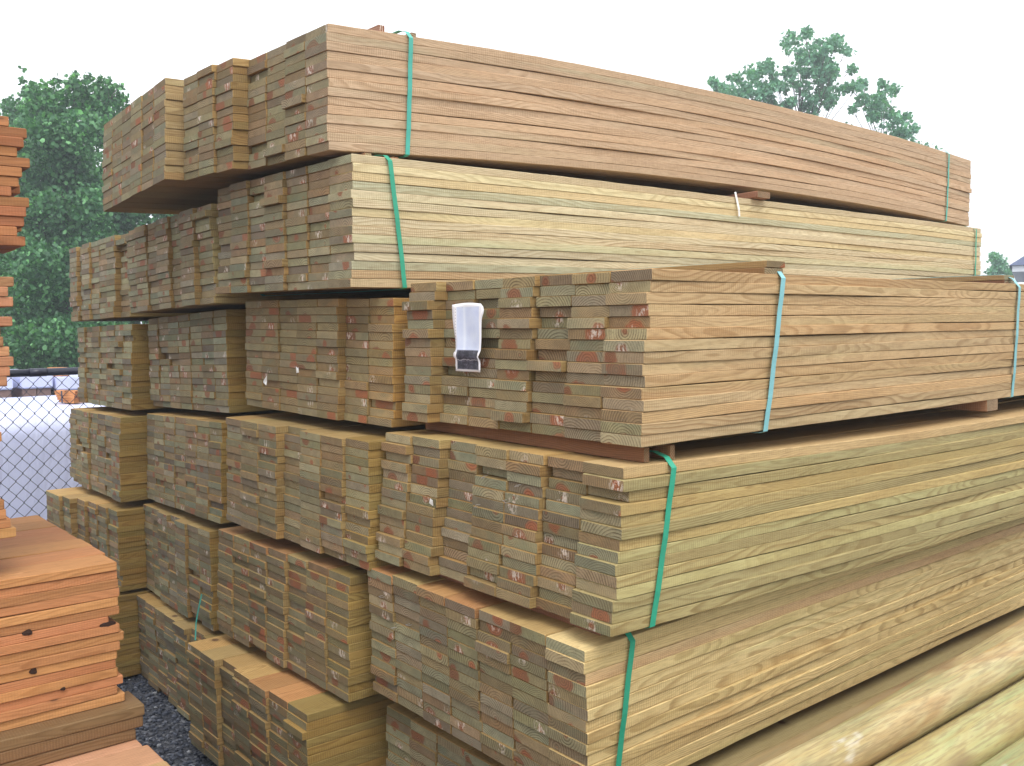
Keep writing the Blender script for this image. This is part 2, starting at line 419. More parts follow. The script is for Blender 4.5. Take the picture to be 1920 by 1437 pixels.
# tint of the faces, pull of the ends towards the tint, end stagger, column offsets (first column = beside the bare long face), bow, label
OL = (.315, .215, .068)
SPEC = {
'T1a': ((.52, .375, .245), .40, .007, [0, 0, .004, 0, -.055, -.065, -.065], .058, 'reddish brown board bundle under a teal strap, top of the whole pile against the sky'),
'T1b': ((.40, .28, .13), .30, .006, [0, 0, -.004, 0, 0, 0, .004], .03, 'brown board bundle in the top layer with its underside overhanging above the tree'),
'T2a': ((.60, .50, .32), .05, .010, [0, .004, 0, -.012, .0, -.01, 0], .009, 'pale yellow board bundle with green streaks, directly under the topmost bundle'),
'T2b': ((.42, .34, .16), .05, .012, [0, -.02, 0, -.015, 0, -.01, 0], .0, 'grey-ended bundle in the second layer from the top, between two others'),
'T2c': ((.40, .33, .15), .0, .012, [.02, -.01, .0, 0, -.012, .02, 0], .0, 'grey-ended bundle overhanging the leafy tree, second layer from the top'),
'A4': ((.50, .350, .185), .30, .013, [0, .003, .012, -.004, .010, .012, -.030], .0, 'tan board bundle with a white paper tag on its end and a pale blue strap'),
'A3': ((.43, .345, .155), .15, .013, [0, .012, .0, -.005, .010, -.025, -.032], -.025, 'olive-tan board bundle just below the one with the paper tag, green strap near its corner'),
'A2': ((.63, .485, .235), .12, .006, [0, .0, .002, 0, .0, .004, 0], .006, 'yellowish tan board bundle beside the round landscape timbers, with smooth long side'),
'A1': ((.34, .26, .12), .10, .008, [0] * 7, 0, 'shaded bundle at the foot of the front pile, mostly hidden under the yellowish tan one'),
'C3r3': ((.40, .24, .075), .75, .009, [0, .0, -.030, -.03, -.026, -.03, -.028], 0, 'reddish-ended bundle beside the paper-tagged bundle, top of its column'),
'C3r4': (OL, .25, .009, [0, -.012, -.012, .0, -.03, -.034, -.03], 0, 'grey and tan ended bundle in the column beside the front pile, third layer up'),
'C3r5': (OL, .50, .010, [0, -.004, -.002, -.014, -.02, -.018, -.022], 0, 'brown-ended bundle in the column beside the front pile, second layer up'),
'C3r6': (OL, .60, .012, [0, .0, -.01, -.01, 0, -.02, -.02], 0, 'dark brown bundle on the gravel with a bare golden plank top, beside the front pile'),
'C2r3': (OL, .0, .009, [0, 0, .004, 0, 0, .006, 0], 0, 'grey-brown ended bundle in the middle column, directly under the overhanging layer'),
'C2r4': (OL, .05, .008, [0, 0, 0, .004, 0, 0, .008], 0, 'grey ended bundle in the middle column, third layer up from the gravel'),
'C2r5': (OL, .0, .010, [0, 0, -.01, 0, 0, .015, .02], 0, 'bluish grey ended bundle in the middle column, second layer up, with a loose strap end'),
'C2r6': (OL, .10, .014, [0, .0, -.02, -.01, .0, 0, .01], 0, 'dark bundle standing on the gravel at the foot of the middle column'),
'C1r3': (OL, .0, .012, [0, 0, 0, .006, .0, .01, 0], 0, 'grey ended bundle in the column nearest the chain link fence, fourth layer up'),
'C1r4': (OL, -.0, .012, [0, .01, .01, .012, .0, .01, .01], 0, 'grey-green ended bundle in the column nearest the chain link fence, third layer up'),
'C1r5': (OL, .0, .010, [0, -.012, -.018, -.035, -.07, -.085, -.085], 0, 'stepped bundle behind the red cedar stack, second layer up beside the fence'),
'C1r6': (OL, .0, .012, [0, .0, 0, 0, .0, .0, 0], 0, 'olive sided bundle on the gravel behind the red cedar stack'),
}
BUND = {}
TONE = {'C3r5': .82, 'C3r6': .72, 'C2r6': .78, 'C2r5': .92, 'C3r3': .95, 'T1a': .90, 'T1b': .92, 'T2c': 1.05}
MESHCACHE = {}
for n, (x, y, z, H, W, yw, rl, sh) in FIT.items():
    tint, alpha, jit, offs, bow, label = SPEC[n]
    root = thing('lumber_bundle', (x, y, z), (0, -rl, yw), label, 'lumber bundle', GR)
    BUND[n] = root
    rows, cols = (14 if n in ('A1', 'A2', 'A3', 'T1a', 'T1b') else 15), (6 if n == 'T1b' else 7)
    pw, pt = W / cols, H / rows
    near = n[0] == 'A' or n in ('T1a', 'T2a')
    L = 4.12
    meshes = [board_mesh('board', L, pw - .0014, pt - .0003, bow, hash_ * 31 + len(n), (WOOD, WEND), 2.0 if near else 1.2, 40 if near else 8)
              for hash_ in range(10 if near else 5)]
    rr = random.Random(sum(map(ord, n)) * 7 + 3)
    A = n[0] == 'A'
    for c in range(cols):
        cx = -(c + .5) * pw
        zoff = rr.uniform(-.0, .004)
        drift = 0
        for r_ in range(rows):
            me = meshes[rr.randrange(len(meshes))]
            o = bpy.data.objects.new('board', me)
            COL.objects.link(o); o.parent = root
            fr = r_ / (rows - 1)
            j = rr.gauss(0, jit * .28) if rr.random() < (.84 if n in ('A3', 'A4') else .94) else rr.gauss(0, jit * 1.15)
            j = max(-.024, min(.028, j))
            drift = max(-.004, min(.004, drift + rr.uniform(-.0018, .0018)))
            xo = rr.uniform(-.0008, .0008) + ((drift * .6 + rr.uniform(-.0022, .0022)) if c == 0 else 0)
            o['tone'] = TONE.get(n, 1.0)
            o.location = (cx + xo, offs[c] + j - sh * (1 - fr), r_ * pt + zoff * fr)
            o.rotation_euler = (0, 0, rr.uniform(-.0006, .0006))
            v, h = (rr.uniform(.93, 1.06), rr.uniform(-.03, .03)) if n in ('T1a', 'A2') and c == 0 else (rr.uniform(.82, 1.12), rr.uniform(-.07, .07))
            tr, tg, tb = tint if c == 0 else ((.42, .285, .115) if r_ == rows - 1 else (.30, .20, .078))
            if n == 'T2a' and c == 0:
                if r_ in (2, 5, 11): tr, tg, tb = .47, .445, .29
                if r_ in (1,): tr, tg, tb = .50, .34, .18
                if r_ in (12, 13, 8): tr, tg, tb = .66, .53, .30
            if n == 'A3' and c == 0 and r_ in (3, 6): tr, tg, tb = .42, .39, .19
            if n == 'A3' and c == 0 and r_ == 13: tr, tg, tb = .46, .33, .165
            if n == 'A2' and c == 0 and r_ == 11: tr, tg, tb = .58, .42, .235
            if n in ('C3r5', 'C3r6', 'A2') and r_ == rows - 1 and c > 0 and rr.random() < .4: tr, tg, tb = .42, .23, .10
            if n == 'T1a' and rr.random() < .3: h += .03
            o.color = (max(.02, tr * v * (1 + h)), tg * v, max(.01, tb * v * (1 - h)), max(0, min(1, alpha)))

def strap(n, ys, mat, top_lift=.0, width=.016, bulge=.002, name='strap'):
    """ys: local y at the top and at the bottom of the bundle"""
    H, W = FIT[n][3], FIT[n][4]
    yt, yb = ys
    h = H + .004
    bow = SPEC[n][4]
    def P(x, z):
        y = yb + (yt - yb) * max(0, min(1, z / H))
        s = 2 * (y) / 4.12 - 1
        return (x, y, z + bow * (1 - s * s) * 1.0)
    pts = [P(-.10, h + top_lift), P(-.055, h + top_lift)]
    if top_lift > .01: pts.append(P(-.018, h + top_lift * .55))
    pts += [P(.006 + bulge * .5, h - .012)]
    for k in range(1, 9):
        f = k / 9
        pts.append(P(.006 + bulge * math.sin(math.pi * f) + .0009 * math.sin(k * 2.1), (h - .012) * (1 - f)))
    pts += [P(.005, 0), P(-.006, -.004), P(-.3, -.006), P(-W + .01, -.006), P(-W - .006, .0), P(-W - .006, H * .5), P(-W - .006, H - .003), P(-W + .02, h + top_lift), P(-W * .5, h + top_lift)]
    me = ribbon(name, pts, (0, 1, 0), width, .0012, mat, closed=True)
    return obj(name, me, None, BUND[n])

def batten(n, y, z, w=.02, h=.045, x0=-.02, x1=None, tint=(.30, .15, .09)):
    H, W = FIT[n][3], FIT[n][4]
    x1 = -W + .02 if x1 is None else x1
    L = abs(x1 - x0)
    me = board_mesh('batten', L, w, h, 0, int(y * 1000) + int(z * 77), (WOOD, WEND), .6, 6, .0015)
    o = obj('batten', me, None, BUND[n]); o['tone'] = 1.0
    o.location = (x0, y, z); o.rotation_euler = (0, 0, math.pi / 2)
    o.color = tint + (.6,)
    return o

H = {k: v[3] for k, v in FIT.items()}
BR = (.26, .125, .075)
# topmost bundle
strap('T1a', (.290, .275), TEAL_STRAP, .022); strap('T1a', (3.83, 3.83), TEAL_STRAP, .020, .013)
batten('T1a', .205, H['T1a'] + .004, .022, .036, -.03, tint=(.30, .17, .12)); batten('T1a', .325, H['T1a'] + .004, .02, .034, -.03, tint=(.30, .18, .12))
batten('T1a', 3.79, H['T1a'] + .002, .09, .026, -.03, tint=(.36, .2, .14))
# second
strap('T2a', (.125, .175), GREEN_STRAP, .012); strap('T2a', (4.06 - .03, 4.06 - .03), GREEN_STRAP, .010, .013)
batten('T2a', .085, H['T2a'] + .004, .024, .016, -.05, tint=(.36, .20, .11)); batten('T2a', .185, H['T2a'] + .004, .02, .014, -.05, tint=(.36, .20, .11))
# paper-tagged
strap('A4', (.515, .440), PALE_STRAP, .036, .019); strap('A4', (2.02, 1.98), PALE_STRAP, .036, .019)
batten('A4', .490, H['A4'] + .002, .085, .017, -.006, tint=(.22, .13, .055)); batten('A4', .500, H['A4'] + .0195, .085, .018, -.006, tint=(.30, .20, .085))
batten('A4', 2.02, H['A4'] + .002, .085, .017, -.03, tint=(.16, .08, .05)); batten('A4', 2.02, H['A4'] + .0195, .088, .018, -.03, tint=(.26, .19, .10))
# below it
strap('A3', (.160, .087), GREEN_STRAP, .020, .018)
strap('A3', (2.6, 2.6), GREEN_STRAP, .020, .018)
batten('A3', .105, H['A3'] + .002, .020, .036, -.030, tint=(.25, .12, .06)); batten('A3', .185, H['A3'] + .002, .018, .036, -.022, tint=(.34, .17, .08))
strap('A2', (.152, .090), GREEN_STRAP, .018, .018)
strap('A2', (2.6, 2.6), GREEN_STRAP, .018, .018)
batten('A2', .110, H['A2'] + .002, .020, .026, -.05); batten('A2', .195, H['A2'] + .002, .020, .026, -.05)

# loose strap end hanging from the middle column
pts = [(-.035, -.030, .150), (-.050, -.034, .11), (-.078, -.036, .055), (-.085, -.04, .02), (-.07, -.05, -.04)]
me = ribbon('strap', pts, (1, .2, 0), .009, .001, TEAL_STRAP)
obj('strap', me, None, BUND['C2r5'])

# ------------------------------------------------------------------ paper tag, staples and scraps on the ends
def tag_material():
    N = NT('printed_paper')
    tc = N.n('ShaderNodeTexCoord').outputs['Object']
    s = N.n('ShaderNodeSeparateXYZ', {0: tc})
    x, z = s.outputs['X'], s.outputs['Z']          # x 0..0.118, z 0..0.185
    def band(v, a, b, e=.0015):
        return N.math('MULTIPLY', N.n('ShaderNodeMapRange', {'Value': v, 'From Min': a - e, 'From Max': a + e}).outputs[0],
                      N.n('ShaderNodeMapRange', {'Value': v, 'From Min': b - e, 'From Max': b + e, 'To Min': 1.0, 'To Max': 0.0}).outputs[0])
    col = N.mix(N.noise(tc, 28, 3), (.50, .56, .78, 1), (.76, .82, .92, 1))
    inner = N.math('MULTIPLY', band(x, .012, .118), band(z, .055, .180))
    col = N.mix(inner, (.86, .84, .86, 1), col)
    streak = band(x, .040, .050, .004)
    col = N.mix(N.math('MULTIPLY', streak, N.math('MULTIPLY', inner, .6)), col, (.82, .87, .95, 1))
    sm = N.ramp(N.noise(N.vm('MULTIPLY', tc, (60, 1, 160)), 1.0, 2), [(.60, 0), (.68, 1)])
    top = N.math('MULTIPLY', band(z, .162, .178, .003), band(x, .018, .045, .003))
    col = N.mix(N.math('MULTIPLY', N.math('MULTIPLY', sm, top), .7), col, (.20, .25, .45, 1))
    # black lower panel with scuffs
    blk = N.math('MULTIPLY', band(x, .016, .114), band(z, .006, .060))
    sc_ = N.ramp(N.noise(N.vm('MULTIPLY', tc, (60, 1, 90)), 1.0, 4, .7), [(.45, 0), (.75, 1)])
    bcol = N.mix(N.math('MULTIPLY', sc_, .7), (.018, .018, .026, 1), (.19, .18, .24, 1))
    tear = band(N.math('ADD', z, N.math('MULTIPLY', N.noise(N.vm('MULTIPLY', tc, (50, 0, 0)), 1.0, 2), .014)), .0395, .0405, .0010)
    bcol = N.mix(N.math('MULTIPLY', tear, .8), bcol, (.75, .72, .75, 1))
    col = N.mix(blk, col, bcol)
    # row of punched marks down the edge
    fz = N.math('FRACT', N.math('DIVIDE', z, .0085))
    dot = N.math('MULTIPLY', band(fz, .38, .62, .05), band(x, .0060, .0085, .0006))
    col = N.mix(N.math('MULTIPLY', dot, N.math('MULTIPLY', band(z, .05, .18), .85)), col, (.12, .1, .14, 1))
    N.set(N.b.inputs['Base Color'], col); N.set(N.b.inputs['Roughness'], .45)
    return N.m
TM = tag_material()
def paper_tag():
    nx, nz = 12, 22
    Wt, Ht = .130, .187
    V, Fc = [], []
    for k in range(nz + 1):
        v = k / nz
        left = .006 * math.sin(v * 5.0) - (.006 if .2 < v < .3 else 0) + (.006 if v < .05 else .003 * (1 - v))
        right = Wt - .006 * (1 - v) + (.010 * math.exp(-((v - .90) / .08) ** 2)) - (.006 if v > .97 else 0) - (.006 * math.exp(-((v - .22) / .05) ** 2))
        for i in range(nx + 1):
            u = i / nx
            x = left + (right - left) * u
            y = -.006 - .004 * math.exp(-((u - 1) / .14) ** 2) - .004 * math.sin(u * 7 + v * 3) * .6 - .006 * abs(v - .5) - .005 * math.exp(-((v - .24) / .05) ** 2)
            V.append((x, y, Ht * v + .004 * math.sin(u * 3) * (v > .95)))
    for k in range(nz):
        for i in range(nx):
            a = k * (nx + 1) + i
            Fc.append((a, a + 1, a + nx + 2, a + nx + 1))
    me = mesh('paper_tag', V, Fc)
    o = obj('paper_tag', me, TM, BUND['A4'], smooth=True)
    md = o.modifiers.new('thick', 'SOLIDIFY'); md.thickness = .0006
    o['label'] = 'white printed paper tag with a torn black lower panel'
    o.location = (-.700, -.030, .154)
    return o
paper_tag()
SCRAP = simple('torn_white_paper', (.78, .77, .74), .7, nscale=60, namp=.15)
STEEL = simple('staple_wire', (.7, .7, .72), .3, .5, .8)
def staple(n, x, z, a=0.):
    bm = bmesh.new()
    for lo, hi in (((-.006, -.0025, -.0006), (.006, -.0012, .0006)), ((-.006, -.0025, -.0006), (-.0048, .012, .0006)), ((.0048, -.0025, -.0006), (.006, .012, .0006))):
        r = bmesh.ops.create_cube(bm, size=1)
        for v in r['verts']: v.co = Vector([lo[i] + (v.co[i] + .5) * (hi[i] - lo[i]) for i in range(3)])
    me = bpy.data.meshes.new('staple'); bm.to_mesh(me); bm.free()
    o = obj('staple', me, STEEL, BUND[n]); o.location = (x, -.012 - FIT[n][7] * (1 - z / .39), z); o.rotation_euler = (0, a, 0)
for n, x, z, a in (('A3', -.50, .30, -.6), ('A3', -.36, .295, -.5), ('A3', -.40, .25, .4), ('A3', -.52, .22, -.8), ('A2', -.86, .32, .1), ('A2', -.80, .24, -.2), ('A2', -.72, .27, 0), ('C3r4', -.62, .33, -.4)):
    staple(n, x, z, a)
def scrap(n, loc, pts, rot=(0, 0, 0)):
    V = [(a, -.004 - .008 * ((i * 7) % 3) / 3, b) for i, (a, b) in enumerate(pts)]
    me = mesh('paper_scrap', V, [tuple(range(len(V)))])
    o = obj('paper_scrap', me, SCRAP, BUND[n]); o.location = loc; o.rotation_euler = rot
    md = o.modifiers.new('thick', 'SOLIDIFY'); md.thickness = .0008
scrap('C3r3', (-.79, -.05, .100), [(0, 0), (.012, -.004), (.035, -.010), (.030, .006), (.036, .026), (.022, .012), (.008, .010)])
scrap('C3r3', (-.54, -.045, .145), [(0, 0), (.022, .002), (.024, .020), (.010, .016), (.002, .022)])
scrap('A3', (-.70, -.055, .205), [(0, 0), (.022, -.004), (.024, .012), (.004, .014)])
# pale paper strip caught under the topmost bundle
me = ribbon('paper_scrap', [(.004, 0, .03), (.008, .006, .0), (.012, .016, -.04), (.010, .022, -.07)], (0, 1, .2), .012, .0008, SCRAP)
o = obj('paper_scrap', me, None, BUND['T2a']); o.location = (0, 1.83, .395)

# ------------------------------------------------------------------ dunnage between the layers
def spacer(label, x0, x1, y, z, w, h, tint, grp='timber spacers lying between the bundle layers'):
    L = abs(x1 - x0)
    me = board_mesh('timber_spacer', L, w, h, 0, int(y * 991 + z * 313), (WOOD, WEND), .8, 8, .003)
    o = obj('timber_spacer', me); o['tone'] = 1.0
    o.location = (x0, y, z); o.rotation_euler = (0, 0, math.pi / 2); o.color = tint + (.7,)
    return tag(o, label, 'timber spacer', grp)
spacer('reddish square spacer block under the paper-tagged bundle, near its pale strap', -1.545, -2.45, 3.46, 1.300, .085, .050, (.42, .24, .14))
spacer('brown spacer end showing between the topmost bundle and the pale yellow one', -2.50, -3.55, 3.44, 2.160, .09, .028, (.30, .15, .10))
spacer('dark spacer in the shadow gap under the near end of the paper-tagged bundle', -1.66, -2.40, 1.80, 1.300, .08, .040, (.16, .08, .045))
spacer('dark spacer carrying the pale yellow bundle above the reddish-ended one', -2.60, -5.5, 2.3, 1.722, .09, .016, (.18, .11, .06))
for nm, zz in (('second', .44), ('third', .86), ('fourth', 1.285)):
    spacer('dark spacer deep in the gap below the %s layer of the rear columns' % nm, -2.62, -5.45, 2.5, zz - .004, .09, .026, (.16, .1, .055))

# ------------------------------------------------------------------ red cedar stack beside the pile
RG = 'red cedar board bundles stacked beside the pile'
RS = [
 # z0, rows, pitch, x right, far y, cols, tint, label, offsets of far ends per row (top to bottom), length
 (.055, 14, .0268, -1.95, .875, 9, (.50, .30, .165), 'orange cedar bundle on the gravel at the foot of the stack, flat top showing', None),
 (.532, 16, .0264, -2.90, .845, 7, (.46, .215, .090), 'orange-red cedar bundle with ragged board ends and dark knot holes, on the brown planks', None),
 (.985, 14, .0268, -2.92, .560, 7, (.46, .225, .09), 'short-reaching cedar bundle just above the ragged one, ends barely showing', None),
 (1.405, 15, .0272, -2.90, .590, 7, (.47, .24, .12), 'pale orange cedar bundle, second from the top of the cedar stack', None),
 (1.870, 13, .0270, -2.90, .640, 7, (.38, .16, .065), 'dark red cedar bundle at the top of the stack in front of the leafy tree', None),
]
for bi, (z0, rows, pt, xr, yf, cols, tint, label, _) in enumerate(RS):
    root = thing('cedar_bundle', (xr, yf, z0), (0, 0, 0), label, 'cedar bundle', RG)
    rr = random.Random(90 + bi)
    L = 3.0
    w = .140
    meshes = [board_mesh('board', L, w - .002, pt - .0008, 0, 500 + bi * 10 + k, (CEDAR, CEND), 2.4, 16, .0018) for k in range(7)]
    for c in range(cols):
        for r_ in range(rows):
            if c > 1 and r_ < rows - 2 and not (bi == 0 and c < 2): continue      # the core shows nowhere; the two outer columns and the top layers stand
            o = bpy.data.objects.new('board', meshes[rr.randrange(7)])
            COL.objects.link(o); o.parent = root
            j = rr.choice([0, 0, .01, -.01, .015, -.02, -.035]) + rr.uniform(-.008, .008)
            if bi == 2: j = (.0 if r_ == rows - 1 else (-.09 if r_ > 9 or r_ < 3 else (-.03 + .009 * (9 - r_)))) + rr.uniform(-.004, .004)
            if bi == 3 and r_ < 3: j = -.07 - .01 * (4 - r_)
            if bi == 4: j = rr.choice([0, .02, .0, -.03, -.015]) + rr.uniform(-.006, .006)
            if bi == 1 and r_ > 13: j = .004 + rr.uniform(-.004, .004)
            if bi == 1 and c > 0: j += .005
            if bi == 0 and r_ == rows - 1: j = rr.uniform(-.01, .014)
            o.location = (-(c + .5) * w + (rr.uniform(-.003, .003) if c == 0 else 0), j, r_ * pt)
            o.rotation_euler = (0, 0, math.pi + rr.uniform(-.0008, .0008))
            v = rr.uniform(.72, 1.16); h = rr.uniform(-.05, .05)
            o.color = (tint[0] * v, tint[1] * v * (1 + h * 2), tint[2] * v, .9)
KH = simple('dark_knot', (.035, .016, .010), .9, nscale=120, namp=.5)
def knot_hole(parent, y, z, ry, rz):
    n = 14; V = [(.0016, y, z)]; Fc = []
    for k in range(n):
        a = 2 * math.pi * k / n; q = 1 + .14 * math.sin(3 * a + y * 9)
        V.append((.0008, y + ry * q * math.cos(a), z + rz * q * math.sin(a)))
    for k in range(n): Fc.append((0, 1 + k, 1 + (k + 1) % n))
    for k in range(n): V.append((-.006, V[1 + k][1], V[1 + k][2]))
    for k in range(n): Fc.append((1 + k, 1 + n + k, 1 + n + (k + 1) % n, 1 + (k + 1) % n))
    obj('knot', mesh('knot', V, Fc), KH, parent)
CB = [o for o in bpy.data.objects if o.name.startswith('cedar_bundle')]
CB.sort(key=lambda o: o.location.z)
for y, z, ry, rz in ((-.245, .262, .013, .008), (-.030, .238, .022, .010), (-.235, .150, .010, .009), (-.160, .080, .007, .005), (-.330, .350, .012, .006)):
    o = knot_hole(CB[1], y, z, ry, rz)
# the layer of weathered planks that carries the ragged cedar bundle
root = thing('plank_layer', (-2.84, .885, .4315), (0, 0, .0), 'brown weathered plank layer between the two orange cedar bundles, ends sticking out over the gravel', 'planks')
for k in range(6):
    for r_ in range(3):
        me = board_mesh('plank', 3.0, .148, .0325, 0, 700 + k * 3 + r_, (WOOD, WEND), 1.5, 10, .003)
        o = obj('plank', me, None, root); o['tone'] = .8
        o.location = (-(k + .5) * .15, -.012 * k + rnd.uniform(-.006, .006) - .02 * (r_ == 0), r_ * .0333)
        o.rotation_euler = (0, 0, math.pi)
        o.color = (.21, .125, .06, .6)

# ------------------------------------------------------------------ round landscape timbers at the side
def timber_material():
    N = NT('peeled_treated_timber')
    tc = N.n('ShaderNodeTexCoord').outputs['Object']
    oi = N.n('ShaderNodeObjectInfo')
    sh = N.vm('ADD', tc, N.n('ShaderNodeCombineXYZ', {'Y': N.math('MULTIPLY', oi.outputs['Random'], 40.)}).outputs[0])
    big = N.noise(N.vm('MULTIPLY', sh, (9, 2.2, 14)), 1.0, 4, .6, dist=.8)
    st = N.noise(N.vm('MULTIPLY', sh, (45, 4.0, 60)), 1.0, 4, .65, dist=.6)
    col = N.ramp(big, [(.25, (.20, .21, .10)), (.42, (.32, .31, .165)), (.53, (.44, .385, .22)), (.63, (.35, .235, .115)), (.75, (.25, .265, .14))])
    col = N.mix(N.math('MULTIPLY', N.ramp(st, [(.42, 0), (.7, 1)]), .6), col, (.42, .30, .12, 1))
    col = N.mix(1.0, col, oi.outputs['Color'], 'MULTIPLY')
    wv = N.n('ShaderNodeTexWave', {'Vector': N.vm('MULTIPLY', sh, (1, .045, 1)), 'Scale': 28., 'Distortion': 9., 'Detail': 2., 'Detail Scale': 1.6}, wave_type='BANDS', bands_direction='DIAGONAL').outputs['Fac']
    col = N.mix(N.math('MULTIPLY', wv, .28), col, (.34, .22, .08, 1))
    vo = N.n('ShaderNodeTexVoronoi', {'Vector': N.vm('MULTIPLY', sh, (9, 3.4, 9)), 'Scale': 1.0})
    kd = N.ramp(vo.outputs['Distance'], [(0, 1), (.05, .9), (.12, .5), (.30, 0)])
    kp = N.ramp(N.n('ShaderNodeSeparateXYZ', {0: vo.outputs['Color']}).outputs[0], [(.50, 0), (.54, 1)])
    col = N.mix(N.math('MULTIPLY', kd, kp), col, (.11, .05, .025, 1))
    st2 = N.noise(N.vm('MULTIPLY', sh, (180, 14, 220)), 1.0, 2, .6)
    col = N.mix(N.math('MULTIPLY', N.ramp(st2, [(.45, 0), (.62, 1)]), .55), col, (.22, .15, .065, 1))
    chk = N.noise(N.vm('MULTIPLY', sh, (90, 1.1, 120)), 1.0, 1)
    ck = N.ramp(chk, [(.490, 0), (.498, 1), (.506, 0)])
    ckm = N.math('MULTIPLY', ck, N.ramp(N.noise(N.vm('MULTIPLY', sh, (6, 2, 6)), 1.0, 1), [(.5, 0), (.6, 1)]))
    col = N.mix(N.math('MULTIPLY', ckm, .7), col, (.10, .065, .03, 1))
    halo = N.ramp(N.noise(N.vm('MULTIPLY', sh, (16, 4, 16)), 1.0, 4, .65), [(.66, 0), (.78, 1)])
    col = N.mix(N.math('MULTIPLY', halo, .5), col, (.72, .72, .68, 1))
    N.set(N.b.inputs['Base Color'], col); N.set(N.b.inputs['Roughness'], .62)
    bp = N.n('ShaderNodeBump', {'Strength': .3, 'Distance': .002, 'Height': st}); N.set(N.b.inputs['Normal'], bp.outputs[0])
    return N.m
TIM = timber_material()
def timber(label, p0, p1, wid, hei, tint, bend=(0, 0), seed=0, flat=.90):
    """peeled timber with two sawn flats: a superellipse section swept along a slightly bent line"""
    p0, p1 = Vector(p0), Vector(p1)
    d = p1 - p0; L = d.length
    yaw = -math.atan2(d.x, d.y); pitch = math.asin(d.z / L)
    n, m = 28, 28
    r = random.Random(seed); V, Fc = [], []
    for i in range(n + 1):
        s = i / n
        bx = bend[0] * (1 - (2 * s - 1) ** 2); bz = bend[1] * (1 - (2 * s - 1) ** 2)
        sc_ = 1 + .03 * math.sin(s * 5 + seed)
        for k in range(m):
            a = 2 * math.pi * k / m
            ca, sa = math.cos(a), math.sin(a)
            x = wid / 2 * sc_ * (abs(ca) ** .97) * (1 if ca > 0 else -1)
            z = max(-flat, min(flat, sa)) / flat * hei / 2
            wob = .0012 * math.sin(3 * a + s * 11 + seed)
            V.append((x + bx + wob, L * s, z + bz + wob))
    for i in range(n):
        for k in range(m):
            k2 = (k + 1) % m
            Fc.append((i * m + k, i * m + k2, (i + 1) * m + k2, (i + 1) * m + k))
    Fc.append(tuple(range(m))); Fc.append(tuple(n * m + k for k in range(m - 1, -1, -1)))
    me = mesh('landscape_timber', V, Fc)
    bm = bmesh.new(); bm.from_mesh(me); bmesh.ops.recalc_face_normals(bm, faces=bm.faces[:]); bm.to_mesh(me); bm.free()
    o = obj('landscape_timber', me, TIM, smooth=True)
    for e in me.edges: pass
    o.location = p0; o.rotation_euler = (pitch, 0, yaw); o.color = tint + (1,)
    return tag(o, label, 'landscape timber', 'peeled landscape timbers piled along the front bundles')
TG = [
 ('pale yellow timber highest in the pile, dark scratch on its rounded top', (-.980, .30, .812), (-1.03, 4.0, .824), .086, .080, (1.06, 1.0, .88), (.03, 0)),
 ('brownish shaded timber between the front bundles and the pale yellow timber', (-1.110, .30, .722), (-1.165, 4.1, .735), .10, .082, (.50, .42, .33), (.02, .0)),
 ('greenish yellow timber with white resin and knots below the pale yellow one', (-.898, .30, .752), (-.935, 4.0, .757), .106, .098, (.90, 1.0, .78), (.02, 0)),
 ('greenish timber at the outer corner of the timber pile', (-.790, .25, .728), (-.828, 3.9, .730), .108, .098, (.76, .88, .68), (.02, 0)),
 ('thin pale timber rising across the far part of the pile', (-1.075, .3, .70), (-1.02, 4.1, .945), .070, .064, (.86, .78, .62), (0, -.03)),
]
for i, (lab, a, b, w_, h_, t_, bd) in enumerate(TG): timber(lab, a, b, w_, h_, t_, bd, i + 2)
# lower layers of the same pile, down to the gravel
k = 20
for r_ in range(8):
    zz = .045 + r_ * .0835
    for c in range(5):
        if r_ == 7 and c in (0, 1, 2, 3, 4): continue
        x = -1.28 + c * .108 + (.03 if r_ % 2 else 0)
        if c > 3 and r_ > 5: continue
        pos = ['first', 'second', 'third', 'fourth', 'fifth'][c]
        lay = ['bottom', 'second', 'third', 'fourth', 'fifth', 'sixth', 'seventh'][r_]
        timber('round timber in the %s layer of the timber pile, %s out from the front bundles' % (lay, pos), (x, .3, zz), (x - .02, 4.0, zz), .10, .08, (.8, .8, .65), (0, 0), k)
        k += 1

# ------------------------------------------------------------------ chain link fence
BLK = simple('black_vinyl_coating', (.018, .02, .04), .35, .5)
def cyl(name, p0, p1, r, mat, parent, n=14):
    p0, p1 = Vector(p0), Vector(p1); d = p1 - p0
    bm = bmesh.new(); bmesh.ops.create_cone(bm, cap_ends=True, segments=n, radius1=r, radius2=r, depth=d.length)
    q = d.to_track_quat('Z', 'Y')
    for v in bm.verts: v.co = q @ v.co + (p0 + p1) / 2
    me = bpy.data.meshes.new(name); bm.to_mesh(me); bm.free()
    return obj(name, me, mat, parent, smooth=True)
FX, FH = -6.50, 1.40
fence = thing('chain_link_fence', (FX, 2, 0), (0, 0, 0), 'black chain link fence with round top rail in front of the white wrapped packs', 'fence')
fy0, fy1 = -3.0, 5.0
for a, b in ((fy0, -.6), (-.6, 1.47), (1.47, 3.4), (3.4, fy1)):
    cyl('top_rail', (0, a - 2 + .004, FH), (0, b - 2 - .004, FH), .024, BLK, fence)
    cyl('rail_sleeve', (0, b - 2 - .05, FH), (0, b - 2 + .05, FH), .0262, BLK, fence)
for py in (-2.9, -.6, 3.4): cyl('fence_post', (-.03, py - 2, 0), (-.03, py - 2, FH + .01), .03, BLK, fence)
